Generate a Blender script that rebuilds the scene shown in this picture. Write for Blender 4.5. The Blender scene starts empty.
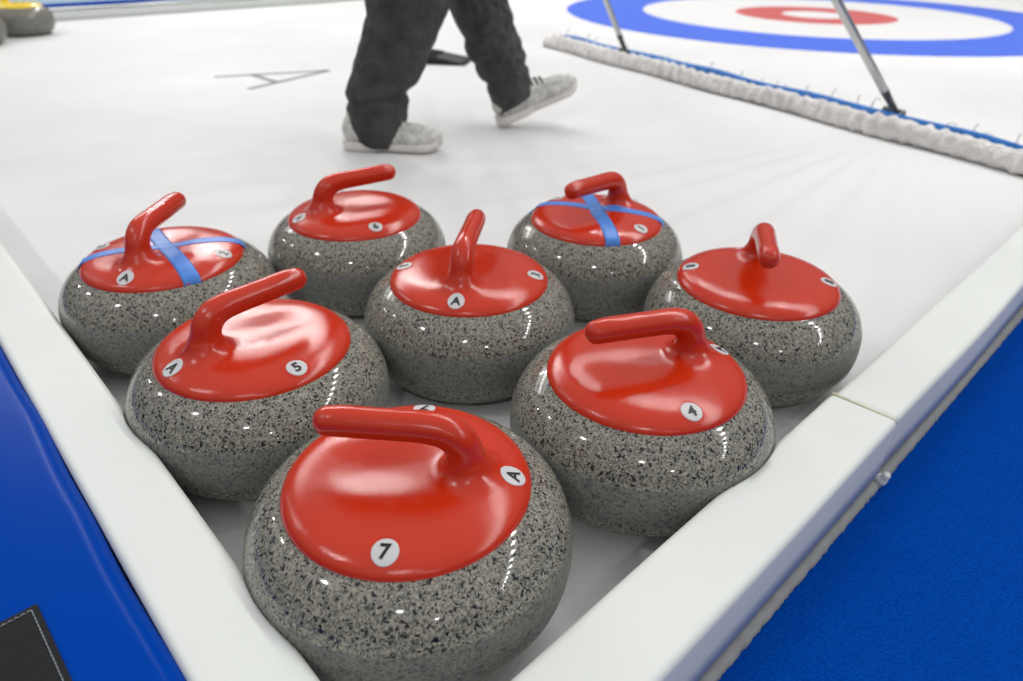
import bpy, math, random
import numpy as np
from mathutils import Vector, Matrix, Euler

# ------------------------------------------------------------------ camera, world, lights
scene = bpy.context.scene
col = scene.collection
F_PX, PITCH, ROLL, CAM_H = 698.87, 0.54281, 0.016576, 0.55102
cam_d = bpy.data.cameras.new('camera')
cam_d.sensor_width = 36.0
cam_d.lens = F_PX / 1023.0 * 36.0
cam_d.clip_start = 0.02
cam_d.dof.use_dof = True
cam_d.dof.focus_distance = 0.66
cam_d.dof.aperture_fstop = 5.0
cam_o = bpy.data.objects.new('camera', cam_d)
col.objects.link(cam_o)
_f = Vector((0, math.cos(PITCH), -math.sin(PITCH)))
_r = Vector((1, 0, 0)); _u = _r.cross(_f)
_r2 = math.cos(ROLL) * _r + math.sin(ROLL) * _u
_u2 = -math.sin(ROLL) * _r + math.cos(ROLL) * _u
_m = Matrix((_r2, _u2, -_f)).transposed().to_4x4()
_m.translation = Vector((0, 0, CAM_H))
cam_o.matrix_world = _m
scene.camera = cam_o

scene.view_settings.view_transform = 'Standard'
scene.view_settings.look = 'None'
scene.view_settings.gamma = 1.0
scene.view_settings.use_curve_mapping = False
scene.view_settings.exposure = -0.04

# rink axes: s runs along the right-hand border, t points into the sheet
O2 = Vector((0.0249, 0.325)); ER = Vector((0.7131, 0.7010)); EL = Vector((-0.7010, 0.7131))
RINK_ANG = math.atan2(ER.y, ER.x)
def W(s, t, z=0.0):
    p = O2 + ER * s + EL * t
    return Vector((p.x, p.y, z))

world = bpy.data.worlds.new('hall_light')
scene.world = world
world.use_nodes = True
bg = world.node_tree.nodes['Background']
# the hall: pale lit ceiling overhead, dimmer walls and stands towards the horizon
_nt = world.node_tree
_tc = _nt.nodes.new('ShaderNodeTexCoord'); _sx = _nt.nodes.new('ShaderNodeSeparateXYZ'); _cr = _nt.nodes.new('ShaderNodeValToRGB')
_nt.links.new(_tc.outputs['Generated'], _sx.inputs[0]); _nt.links.new(_sx.outputs['Z'], _cr.inputs[0]); _nt.links.new(_cr.outputs[0], bg.inputs['Color'])
_cr.color_ramp.elements.new(0.5); _cr.color_ramp.elements.new(0.25)
for _e, (_p, _c) in zip(_cr.color_ramp.elements, ((0.0, (0.10, 0.11, 0.13)), (0.10, (0.15, 0.155, 0.165)), (0.38, (0.58, 0.58, 0.58)), (1.0, (0.88, 0.88, 0.88)))):
    _e.position = _p; _e.color = (*_c, 1)
bg.inputs['Strength'].default_value = 0.74

def lamp(s, t, power, size=0.45, z=6.0):
    l = bpy.data.lights.new('ceiling_lamp', 'AREA')
    l.shape = 'DISK'; l.size = size; l.energy = power
    l.color = (1.0, 0.985, 0.965)
    o = bpy.data.objects.new('ceiling_lamp', l); col.objects.link(o)
    o.location = W(s, t, z)
    return o
for k in range(23):                       # dense row of fittings over the sheet
    lamp(4.9, -12.0 + 1.25 * k, 44.0, 0.27)
def sheen_strip(direction, dist, w, h, power):
    """added light strip standing in for far lamp rows, shaped for sheen"""
    l = bpy.data.lights.new('added_light_strip', 'AREA'); l.shape = 'RECTANGLE'; l.size = w; l.size_y = h; l.energy = power
    l.color = (1.0, 0.99, 0.97)
    o = bpy.data.objects.new('added_light_strip', l); col.objects.link(o)
    d = Vector(direction).normalized(); o.location = d * dist
    o.rotation_euler = d.to_track_quat('Z', 'Y').to_euler()
for _el, _pw in ((0.34, 70), (0.44, 260), (0.54, 70)):  # unseen strips added to give sheen on covers and streaks on granite
    sheen_strip((-0.40, 0.80, _el), 16, 9.0, 0.9, _pw)
for k in range(5):                        # sparse row behind
    lamp(-4.3, -10.0 + 6.2 * k, 72.0, 0.34)

# ------------------------------------------------------------------ helpers
def tag(o, label=None, cat=None, group=None, kind=None):
    if label: o['label'] = label
    if cat: o['category'] = cat
    if group: o['group'] = group
    if kind: o['kind'] = kind
    return o

def empty(name, loc=(0, 0, 0), rz=0.0):
    o = bpy.data.objects.new(name, None); col.objects.link(o)
    o.empty_display_size = 0.05
    o.location = loc; o.rotation_euler = (0, 0, rz)
    return o

def mesh_obj(name, verts, faces, mat, parent=None, smooth=True):
    me = bpy.data.meshes.new(name)
    me.from_pydata([tuple(v) for v in verts], [], [tuple(f) for f in faces])
    me.validate(); me.update()
    if smooth:
        me.polygons.foreach_set('use_smooth', [True] * len(me.polygons))
    if mat: me.materials.append(mat)
    o = bpy.data.objects.new(name, me); col.objects.link(o)
    if parent: o.parent = parent
    return o

def copy_tree(o, parent=None, swap=None):
    c = o.copy(); col.objects.link(c)
    if parent: c.parent = parent
    for ch in list(o.children):
        copy_tree(ch, c, swap)
    return c

class MB:
    """collects simple pieces of ONE mesh"""
    def __init__(self): self.v = []; self.f = []
    def add(self, v, f):
        n = len(self.v); self.v += [tuple(p) for p in v]; self.f += [tuple(i + n for i in q) for q in f]
    def grid(self, rows, closed=False, cap=False):
        n = len(self.v); w = len(rows[0])
        for r in rows: self.v += [tuple(p) for p in r]
        for i in range(len(rows) - 1):
            for j in range(w if closed else w - 1):
                j2 = (j + 1) % w
                self.f.append((n + i * w + j, n + i * w + j2, n + (i + 1) * w + j2, n + (i + 1) * w + j))
        if cap:
            self.f.append(tuple(n + j for j in range(w))[::-1])
            self.f.append(tuple(n + (len(rows) - 1) * w + j for j in range(w)))
    def tube(self, pts, radii, n=16, cap=True):
        pts = [Vector(p) for p in pts]; rows = []
        up = Vector((0, 0, 1))
        prev = None
        for i, p in enumerate(pts):
            d = (pts[min(i + 1, len(pts) - 1)] - pts[max(i - 1, 0)]).normalized()
            if prev is None:
                a = up if abs(d.dot(up)) < 0.9 else Vector((1, 0, 0))
                x = d.cross(a).normalized()
            else:
                x = (prev - d * prev.dot(d)).normalized()
            prev = x; y = d.cross(x)
            r = radii[i] if hasattr(radii, '__len__') else radii
            rows.append([p + (x * math.cos(a) + y * math.sin(a)) * r for a in [2 * math.pi * k / n for k in range(n)]])
        self.grid(rows, closed=True, cap=cap)
    def build(self, name, mat, parent=None, smooth=True):
        return mesh_obj(name, self.v, self.f, mat, parent, smooth)

# ---- implicit surfaces: smooth blends meshed with surface nets
class Field:
    def __init__(self, lo, hi, h):
        self.lo = np.array(lo, float); self.h = h
        self.n = np.ceil((np.array(hi) - self.lo) / h).astype(int) + 1
        self.F = np.full(self.n, 1.0, dtype=np.float32)
    def axes(self, a=None, b=None):
        a = a if a is not None else np.zeros(3, int); b = b if b is not None else self.n
        return np.meshgrid(*[self.lo[i] + self.h * np.arange(a[i], b[i]) for i in range(3)], indexing='ij', sparse=True)
    def cone(self, p, q, r1, r2, k=0.01, scale=(1, 1, 1)):
        p = np.array(p, float); q = np.array(q, float); m = max(r1, r2) * max(scale) + 4 * k + 3 * self.h
        a = np.clip(((np.minimum(p, q) - m - self.lo) / self.h).astype(int), 0, self.n)
        b = np.clip(((np.maximum(p, q) + m - self.lo) / self.h).astype(int) + 1, 0, self.n)
        if np.any(b <= a): return
        X, Y, Z = self.axes(a, b)
        d = q - p; L = max(d @ d, 1e-12)
        t = np.clip(((X - p[0]) * d[0] + (Y - p[1]) * d[1] + (Z - p[2]) * d[2]) / L, 0, 1)
        D = np.sqrt(((X - p[0] - t * d[0]) / scale[0]) ** 2 + ((Y - p[1] - t * d[1]) / scale[1]) ** 2 + ((Z - p[2] - t * d[2]) / scale[2]) ** 2) - (r1 + (r2 - r1) * t)
        D = D * min(scale)
        sl = tuple(slice(a[i], b[i]) for i in range(3))
        A = self.F[sl]; hh = np.maximum(k - np.abs(A - D), 0) / k
        self.F[sl] = np.minimum(A, D) - hh * hh * k * 0.25
    def chain(self, pts, k=0.01, scale=(1, 1, 1), sub=6):
        """one tapering tube along a smooth curve, blended onto what is there"""
        P_ = np.array(pts, float); Q = []
        if len(P_) > 2:
            E_ = np.vstack([2 * P_[0] - P_[1], P_, 2 * P_[-1] - P_[-2]])
            for i in range(1, len(E_) - 2):
                for u in np.arange(sub) / sub:
                    Q.append(0.5 * (2 * E_[i] + (E_[i + 1] - E_[i - 1]) * u + (2 * E_[i - 1] - 5 * E_[i] + 4 * E_[i + 1] - E_[i + 2]) * u * u + (3 * E_[i] - E_[i - 1] - 3 * E_[i + 1] + E_[i + 2]) * u ** 3))
            Q.append(P_[-1]); Q = np.array(Q)
        else: Q = P_
        m = Q[:, 3].max() * max(scale) + 4 * k + 3 * self.h
        a = np.clip(((Q[:, :3].min(0) - m - self.lo) / self.h).astype(int), 0, self.n)
        b = np.clip(((Q[:, :3].max(0) + m - self.lo) / self.h).astype(int) + 1, 0, self.n)
        if np.any(b <= a): return
        X, Y, Z = self.axes(a, b); D = None
        for p, q in zip(Q[:-1], Q[1:]):
            d = q[:3] - p[:3]; L = max(d @ d, 1e-12)
            t = np.clip(((X - p[0]) * d[0] + (Y - p[1]) * d[1] + (Z - p[2]) * d[2]) / L, 0, 1)
            E2 = np.sqrt(((X - p[0] - t * d[0]) / scale[0]) ** 2 + ((Y - p[1] - t * d[1]) / scale[1]) ** 2 + ((Z - p[2] - t * d[2]) / scale[2]) ** 2) - (p[3] + (q[3] - p[3]) * t)
            D = E2 if D is None else np.minimum(D, E2)
        D = D * min(scale)
        sl = tuple(slice(a[i], b[i]) for i in range(3))
        A = self.F[sl]; hh = np.maximum(k - np.abs(A - D), 0) / k
        self.F[sl] = np.minimum(A, D) - hh * hh * k * 0.25
    def mesh(self):
        F = self.F; S = F < 0
        n = self.n
        c = np.zeros(n - 1, int)
        for dx in (0, 1):
            for dy in (0, 1):
                for dz in (0, 1):
                    c += S[dx:n[0] - 1 + dx, dy:n[1] - 1 + dy, dz:n[2] - 1 + dz]
        act = (c > 0) & (c < 8)
        idx = -np.ones(n - 1, int); idx[act] = np.arange(act.sum())
        I = np.argwhere(act); acc = np.zeros((len(I), 3)); cnt = np.zeros(len(I))
        corners = [(x, y, z) for x in (0, 1) for y in (0, 1) for z in (0, 1)]
        for a in corners:
            for ax in range(3):
                if a[ax]: continue
                b = list(a); b[ax] = 1
                fa = F[I[:, 0] + a[0], I[:, 1] + a[1], I[:, 2] + a[2]]; fb = F[I[:, 0] + b[0], I[:, 1] + b[1], I[:, 2] + b[2]]
                m = (fa < 0) != (fb < 0)
                t = np.where(m, fa / np.where(m, fa - fb, 1), 0)
                P = np.tile(np.array(a, float), (len(I), 1)); P[:, ax] += t
                acc[m] += P[m]; cnt += m
        V = (I + acc / cnt[:, None])
        # slide the points onto the surface
        def samp(P):
            i = np.clip(np.floor(P).astype(int), 0, n - 2); f = P - i; r = 0
            for dx in (0, 1):
                for dy in (0, 1):
                    for dz in (0, 1):
                        w = (f[:, 0] if dx else 1 - f[:, 0]) * (f[:, 1] if dy else 1 - f[:, 1]) * (f[:, 2] if dz else 1 - f[:, 2])
                        r = r + w * F[i[:, 0] + dx, i[:, 1] + dy, i[:, 2] + dz]
            return r
        for _ in range(3):
            g = np.stack([samp(V + e) - samp(V - e) for e in np.eye(3) * 0.5], 1)
            gn = np.maximum((g * g).sum(1), 1e-12)
            step = -samp(V)[:, None] * g / gn[:, None]
            ln = np.linalg.norm(step, axis=1)[:, None]
            V = V + step * np.minimum(1, 0.35 / np.maximum(ln, 1e-9)) * 0.8
        faces = []
        for ax in range(3):
            o1, o2 = [(1, 2), (2, 0), (0, 1)][ax]
            sh = [slice(None)] * 3; sh2 = [slice(None)] * 3
            sh[ax] = slice(0, n[ax] - 1); sh2[ax] = slice(1, n[ax])
            A = S[tuple(sh)]; B = S[tuple(sh2)]
            E = np.argwhere(A != B)
            E = E[(E[:, o1] > 0) & (E[:, o2] > 0) & (E[:, o1] < n[o1] - 1) & (E[:, o2] < n[o2] - 1)]
            inside = A[E[:, 0], E[:, 1], E[:, 2]]
            def at(d1, d2):
                P = E.copy(); P[:, o1] -= d1; P[:, o2] -= d2
                return idx[P[:, 0], P[:, 1], P[:, 2]]
            q = np.stack([at(1, 1), at(0, 1), at(0, 0), at(1, 0)], 1)
            q[~inside] = q[~inside][:, ::-1]
            faces.append(q)
        faces = np.concatenate(faces)
        return V * self.h + self.lo, faces
    def build(self, name, mat, parent=None):
        V, Fc = self.mesh()
        return mesh_obj(name, V.tolist(), Fc.tolist(), mat, parent)

def vnoise(X, Y, Z, sc, seed=0):
    """cheap smooth pseudo noise from a few sine waves"""
    r = np.random.RandomState(seed); s = 0
    for _ in range(7):
        k = r.randn(3) * sc; s = s + np.sin(k[0] * X + k[1] * Y + k[2] * Z + r.rand() * 6.28)
    return s / 7 ** 0.5

# ------------------------------------------------------------------ materials
def new_mat(name):
    m = bpy.data.materials.new(name); m.use_nodes = True
    nt = m.node_tree
    return m, nt, nt.nodes['Principled BSDF']
def srgb(r, g, b):
    f = lambda c: (c / 255 / 12.92) if c / 255 <= 0.04045 else ((c / 255 + 0.055) / 1.055) ** 2.4
    return (f(r), f(g), f(b), 1)
def node(nt, kind, **kw):
    n = nt.nodes.new(kind)
    for k, v in kw.items(): setattr(n, k, v)
    return n
def mathn(nt, op, a, b=None, c=None, clamp=False):
    n = node(nt, 'ShaderNodeMath', operation=op, use_clamp=clamp)
    for i, x in enumerate((a, b, c)):
        if x is None: continue
        if isinstance(x, (int, float)): n.inputs[i].default_value = x
        else: nt.links.new(x, n.inputs[i])
    return n.outputs[0]
def mix(nt, fac, a, b):
    n = node(nt, 'ShaderNodeMix', data_type='RGBA')
    for sock, x in ((n.inputs['Factor'], fac), (n.inputs['A'], a), (n.inputs['B'], b)):
        if hasattr(x, 'links'): nt.links.new(x, sock)
        else: sock.default_value = x
    return n.outputs['Result']
def noise(nt, vec, scale, detail=2, rough=0.5):
    n = node(nt, 'ShaderNodeTexNoise'); n.inputs['Scale'].default_value = scale
    n.inputs['Detail'].default_value = detail; n.inputs['Roughness'].default_value = rough
    if vec is not None: nt.links.new(vec, n.inputs['Vector'])
    return n
def bump(nt, bsdf, height, strength, dist):
    b = node(nt, 'ShaderNodeBump'); b.inputs['Strength'].default_value = strength; b.inputs['Distance'].default_value = dist
    nt.links.new(height, b.inputs['Height']); nt.links.new(b.outputs[0], bsdf.inputs['Normal'])
def objco(nt): return node(nt, 'ShaderNodeTexCoord').outputs['Object']
def ramp(nt, fac, stops, interp='LINEAR'):
    r = node(nt, 'ShaderNodeValToRGB'); r.color_ramp.interpolation = interp
    while len(r.color_ramp.elements) < len(stops): r.color_ramp.elements.new(0.5)
    for e, (p, c) in zip(r.color_ramp.elements, stops): e.position = p; e.color = c
    nt.links.new(fac, r.inputs[0]); return r.outputs[0]

def plain(name, color, rough=0.5, noise_scale=None, var=0.12, bump_s=0.0, bump_scale=200, bump_d=0.001, metallic=0.0, coat=0.0, spec=0.5, sheen=0.0):
    m, nt, b = new_mat(name)
    b.inputs['Roughness'].default_value = rough; b.inputs['Metallic'].default_value = metallic
    b.inputs['Coat Weight'].default_value = coat; b.inputs['Specular IOR Level'].default_value = spec
    if sheen: b.inputs['Sheen Weight'].default_value = sheen
    co = objco(nt)
    n = noise(nt, co, noise_scale or 8.0, 3)
    dark = tuple(c * (1 - var) for c in color[:3]) + (1,)
    lite = tuple(min(1, c * (1 + var)) for c in color[:3]) + (1,)
    nt.links.new(ramp(nt, n.outputs[0], [(0.3, dark), (0.7, lite)]), b.inputs['Base Color'])
    if bump_s: bump(nt, b, noise(nt, co, bump_scale, 2).outputs[0], bump_s, bump_d)
    return m

# granite with a frosted striking band
STONE_H, STONE_R, STONE_A, STONE_P = 0.1373, 0.1455, 0.0672, 2.2
def granite_mat():
    m, nt, b = new_mat('granite')
    co = objco(nt)
    oi = node(nt, 'ShaderNodeObjectInfo')
    off = node(nt, 'ShaderNodeVectorMath', operation='SCALE'); nt.links.new(oi.outputs['Location'], off.inputs[0]); off.inputs['Scale'].default_value = 3.7
    add = node(nt, 'ShaderNodeVectorMath', operation='ADD'); nt.links.new(co, add.inputs[0]); nt.links.new(off.outputs[0], add.inputs[1])
    nz = noise(nt, add.outputs[0], 240, 2)
    dsp = node(nt, 'ShaderNodeVectorMath', operation='MULTIPLY_ADD')
    nt.links.new(nz.outputs['Color'], dsp.inputs[0]); dsp.inputs[1].default_value = (0.0042,) * 3; nt.links.new(add.outputs[0], dsp.inputs[2])
    v1 = node(nt, 'ShaderNodeTexVoronoi'); v1.inputs['Scale'].default_value = 430; nt.links.new(dsp.outputs[0], v1.inputs['Vector'])
    v2 = node(nt, 'ShaderNodeTexVoronoi'); v2.inputs['Scale'].default_value = 640; nt.links.new(dsp.outputs[0], v2.inputs['Vector'])
    s1 = node(nt, 'ShaderNodeSeparateColor'); nt.links.new(v1.outputs['Color'], s1.inputs[0])
    s2 = node(nt, 'ShaderNodeSeparateColor'); nt.links.new(v2.outputs['Color'], s2.inputs[0])
    base = ramp(nt, s2.outputs[0], [(0.0, srgb(104, 103, 97)), (0.35, srgb(126, 125, 117)), (0.6, srgb(142, 139, 127)), (1.0, srgb(165, 161, 146))])
    mid = ramp(nt, s1.outputs[1], [(0.0, (0, 0, 0, 1)), (0.11, (0, 0, 0, 1)), (0.15, (1, 1, 1, 1))])
    c1 = mix(nt, mid, srgb(26, 26, 32), base)
    v3 = node(nt, 'ShaderNodeTexVoronoi'); v3.inputs['Scale'].default_value = 720; nt.links.new(add.outputs[0], v3.inputs['Vector'])
    s3 = node(nt, 'ShaderNodeSeparateColor'); nt.links.new(v3.outputs['Color'], s3.inputs[0])
    fine = ramp(nt, s3.outputs[2], [(0.0, (0, 0, 0, 1)), (0.10, (0, 0, 0, 1)), (0.26, (1, 1, 1, 1))])
    c2 = mix(nt, fine, srgb(74, 74, 72), c1)
    # band
    sx = node(nt, 'ShaderNodeSeparateXYZ'); nt.links.new(co, sx.inputs[0])
    z = sx.outputs['Z']
    lo_ = mathn(nt, 'MULTIPLY', mathn(nt, 'SUBTRACT', z, 0.044), 150, clamp=True)
    hi_ = mathn(nt, 'MULTIPLY', mathn(nt, 'SUBTRACT', 0.0945, z), 900, clamp=True)
    band = mathn(nt, 'MULTIPLY', lo_, hi_)
    worn = mix(nt, 0.5, c2, srgb(112, 115, 117))
    c3 = mix(nt, band, c2, worn)
    nt.links.new(c3, b.inputs['Base Color'])
    nt.links.new(mathn(nt, 'MULTIPLY_ADD', band, 0.34, 0.085), b.inputs['Roughness'])
    b.inputs['Specular IOR Level'].default_value = 0.5
    return m
M = {}
M['granite'] = granite_mat()
def plastic(name, c, rough=0.24):
    m, nt, b = new_mat(name)
    b.inputs['Base Color'].default_value = c
    b.inputs['Roughness'].default_value = rough; b.inputs['Specular IOR Level'].default_value = 0.55
    co = objco(nt)
    n = noise(nt, co, 900, 2)
    w = noise(nt, co, 60, 2)
    rr = ramp(nt, w.outputs[0], [(0.3, (rough * 0.8,) * 3 + (1,)), (0.7, (rough * 1.3,) * 3 + (1,))])
    nt.links.new(rr, b.inputs['Roughness'])
    bump(nt, b, n.outputs[0], 0.22, 0.0006)
    return m
M['red'] = plastic('red_plastic', srgb(197, 46, 14), 0.14)
M['yellow'] = plastic('yellow_plastic', srgb(238, 205, 10))
M['sticker'] = plain('sticker_paper', srgb(204, 204, 206), 0.4, var=0.03)
M['ink'] = plain('black_ink', srgb(18, 18, 20), 0.4, var=0.02)
M['tape'] = plain('blue_tape', srgb(70, 132, 218), 0.4, 60, 0.06, 0.2, 300, 0.0005)
M['blue_paint'] = plain('blue_ice_paint', srgb(66, 108, 228), 0.35, 3, 0.04)
M['red_paint'] = plain('red_ice_paint', srgb(205, 92, 92), 0.35, 3, 0.04)
M['white_paint'] = plain('white_ice_paint', srgb(232, 232, 232), 0.35, 3, 0.02)
M['grey_paint'] = plain('grey_ice_paint', srgb(105, 105, 110), 0.4, 30, 0.15)
M['foam'] = plain('white_foam', srgb(217, 221, 218), 0.55, 6, 0.025, 0.12, 500, 0.0006)
M['concrete'] = plain('grey_rubber_edge', srgb(140, 142, 142), 0.7, 60, 0.1, 0.2, 300, 0.001)
M['aluminium'] = plain('aluminium', srgb(190, 190, 188), 0.32, metallic=0.85, var=0.04)
M['dark_metal'] = plain('dark_metal', srgb(60, 60, 60), 0.45, var=0.1)
M['rubber'] = plain('black_rubber', srgb(22, 22, 24), 0.6, 40, 0.2, 0.3, 200, 0.002)
M['trouser'] = plain('black_trouser_cloth', srgb(62, 62, 62), 0.8, 22, 0.35, 0.8, 45, 0.02)
M['jacket'] = plain('dark_jacket_cloth', srgb(50, 54, 66), 0.8, 14, 0.15, 0.4, 90, 0.004)
M['skin'] = plain('skin', srgb(205, 160, 135), 0.5, 20, 0.06)
M['hair'] = plain('brown_hair', srgb(70, 50, 36), 0.6, 90, 0.3)
M['shoe'] = plain('pale_grey_shoe', srgb(196, 195, 190), 0.6, 60, 0.3, 0.3, 120, 0.003)
M['sole'] = plain('pale_shoe_sole', srgb(216, 210, 206), 0.6, 30, 0.1)
M['lace'] = plain('grey_laces', srgb(120, 122, 118), 0.8)
M['mop'] = plain('white_mop_pile', srgb(238, 235, 233), 0.95, 40, 0.12, 0.9, 160, 0.012)
M['mop_blue'] = plain('blue_mop_cloth', srgb(28, 110, 190), 0.75, 30, 0.25, 0.4, 120, 0.004)
M['velcro'] = plain('black_velcro', srgb(26, 26, 28), 0.95, 500, 0.35, 0.9, 900, 0.002)
M['thread'] = plain('grey_thread', srgb(140, 150, 160), 0.8)

def ice_mat():
    m, nt, b = new_mat('pebbled_ice')
    co = objco(nt)
    n = noise(nt, co, 1.3, 4)
    c = ramp(nt, n.outputs[0], [(0.3, srgb(214, 214, 214)), (0.7, srgb(227, 227, 227))])
    s = noise(nt, co, 26, 3)
    nt.links.new(mix(nt, mathn(nt, 'MULTIPLY', s.outputs[0], 0.08), c, srgb(205, 207, 208)), b.inputs['Base Color'])
    b.inputs['Roughness'].default_value = 0.50
    b.inputs['IOR'].default_value = 1.31; b.inputs['Specular IOR Level'].default_value = 0.25
    bump(nt, b, noise(nt, co, 160, 2).outputs[0], 0.25, 0.002)
    return m
M['ice'] = ice_mat()
def carpet_mat():
    m, nt, b = new_mat('blue_carpet')
    co = objco(nt)
    mp = node(nt, 'ShaderNodeMapping'); mp.inputs['Rotation'].default_value = (0, 0, 0.25); mp.inputs['Scale'].default_value = (1, 2.2, 1); nt.links.new(co, mp.inputs[0])
    n = noise(nt, mp.outputs[0], 330, 3, 0.7); n2 = noise(nt, co, 9, 3)
    c = ramp(nt, n.outputs[0], [(0.3, srgb(0, 50, 136)), (0.7, srgb(0, 86, 196))])
    nt.links.new(mix(nt, mathn(nt, 'MULTIPLY', n2.outputs[0], 0.5), c, srgb(0, 64, 158)), b.inputs['Base Color'])
    b.inputs['Roughness'].default_value = 0.95; b.inputs['Specular IOR Level'].default_value = 0.03
    bump(nt, b, n.outputs[0], 0.8, 0.003)
    return m
M['carpet'] = carpet_mat()
def vinyl_mat():
    m, nt, b = new_mat('blue_vinyl')
    co = objco(nt)
    b.inputs['Base Color'].default_value = srgb(0, 60, 156)
    b.inputs['Roughness'].default_value = 0.22; b.inputs['Specular IOR Level'].default_value = 0.06; b.inputs['IOR'].default_value = 1.3
    bump(nt, b, noise(nt, co, 700, 1).outputs[0], 0.12, 0.0005)
    return m
M['vinyl'] = vinyl_mat()

# ------------------------------------------------------------------ the setting
def slab(name, s0, s1, t0, t1, z0, z1, mat, label=None, kind='structure', ns=1):
    mb = MB()
    c = [(s0, t0), (s1, t0), (s1, t1), (s0, t1)]
    v = [W(a, b, z1) for a, b in c] + [W(a, b, z0) for a, b in c]
    mb.add(v, [(0, 1, 2, 3), (7, 6, 5, 4), (4, 5, 1, 0), (5, 6, 2, 1), (6, 7, 3, 2), (7, 4, 0, 3)])
    o = mb.build(name, mat, smooth=False)
    if kind: o['kind'] = kind
    return o
CORNER_S = -0.127
slab('floor', -0.22, 16, -0.076, 5.0, -0.05, 0.0, M['ice'])
slab('floor_carpet', -0.30, 16, -3.0, -0.076, -0.05, -0.004, M['carpet'])
slab('floor_hall', -7.0, 16, 5.0, 14.0, -0.05, -0.004, plain('grey_blue_hall_floor', srgb(120, 148, 170), 0.6, 2, 0.08))
slab('floor_walkway', -7.0, -0.30, -3.0, 5.0, -0.05, -0.004, M['carpet'])

# ---- painted target rings under the ice
HC = W(5.07, 2.19)
def ring(name, r0, r1, mat, z, parent):
    mb = MB(); n = 160; k = 0.0005
    rr = ([0.0001, r1] if r0 == 0 else [r0, r1])
    rows = [[(r * math.cos(2 * math.pi * j / n), r * math.sin(2 * math.pi * j / n), zz) for j in range(n)]
            for r, zz in ((rr[0], z), (rr[1], z), (rr[1], z - 0.0015), (rr[0], z - 0.0015), (rr[0], z))]
    mb.grid(rows[::-1], closed=True)
    return mb.build(name, mat, parent, smooth=False)
rings = empty('target_rings', HC)
tag(rings, 'round blue, white and red target rings painted on the ice behind the wide mop', 'target rings')
ring('blue_ring', 1.20, 1.75, M['blue_paint'], 0.0010, rings)
ring('white_ring', 0.54, 1.20, M['white_paint'], 0.0010, rings)
ring('red_ring', 0.22, 0.54, M['red_paint'], 0.0010, rings)
ring('button', 0.0, 0.22, M['white_paint'], 0.0010, rings)

# ---- letter A painted on the ice
mb = MB()
def stroke(a, b, w):
    a = W(*a); b = W(*b); d = (b - a).normalized(); n = Vector((-d.y, d.x, 0)) * w / 2
    q = [a - n, b - n, b + n, a + n]
    mb.add([p + Vector((0, 0, 0.001)) for p in q] + [p - Vector((0, 0, 0.0005)) for p in q],
           [(0, 1, 2, 3), (7, 6, 5, 4), (4, 5, 1, 0), (5, 6, 2, 1), (6, 7, 3, 2), (7, 4, 0, 3)])
stroke((1.345, 2.515), (0.93, 2.385), 0.028)
stroke((1.345, 2.515), (0.93, 2.680), 0.028)
stroke((1.065, 2.43), (1.065, 2.625), 0.028)
A_o = mb.build('painted_letter', M['grey_paint'], smooth=False)
tag(A_o, 'thin grey letter A painted on the bare ice left of the walking legs', 'letter')

# ------------------------------------------------------------------ curling stone
def stone_r(z):
    t = abs((z - STONE_H / 2) / (STONE_H / 2)); t = min(t, 1)
    return (STONE_R - STONE_A) + STONE_A * max(0.0, 1 - t ** STONE_P) ** (1 / STONE_P)

def granite_body():
    mb = MB(); n = 128; prof = []
    N = 56
    for i in range(N + 1):
        t = math.sin(-math.pi / 2 + math.pi * i / N)
        z = STONE_H / 2 * (1 + t)
        prof.append((stone_r(z), z))
    prof = [(0.052, 0.006), (0.060, 0.0045), (0.063, 0.0)] + prof[0:] + [(0.05, STONE_H - 0.0002), (0.001, STONE_H - 0.0002)]
    rows = [[(r * math.cos(2 * math.pi * j / n), r * math.sin(2 * math.pi * j / n), z) for j in range(n)] for r, z in [(0.001, 0.006)] + prof]
    mb.grid(rows, closed=True)
    return mb

RP, ZB, PH = 0.1069, 0.1312, 0.0185
def plate_H(x, y, dent=True):
    r = np.sqrt(x * x + y * y)
    q = np.clip(1 - np.clip(r / RP, 0, 1) ** 5.0, 0, 1) ** 0.5
    z = ZB + PH * q * (1 - 0.10 * (1 - np.clip(r / 0.06, 0, 1) ** 2) * 0)
    if dent:
        u = (x - 0.028) / 0.064; w = y / 0.040
        e = (np.abs(u) ** 2.4 + np.abs(w) ** 2.4) ** (1 / 2.4)
        d = np.clip(1 - e, 0, 1); d = d * d * (3 - 2 * d)
        z = z - 0.0030 * d
        # skirt swelling towards the sticker side
        sk = np.exp(-(((x + 0.058) / 0.024) ** 2 + (y / 0.030) ** 2))
        z = z + 0.0045 * sk * np.clip((RP - r) / 0.02, 0, 1)
    return z

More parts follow.
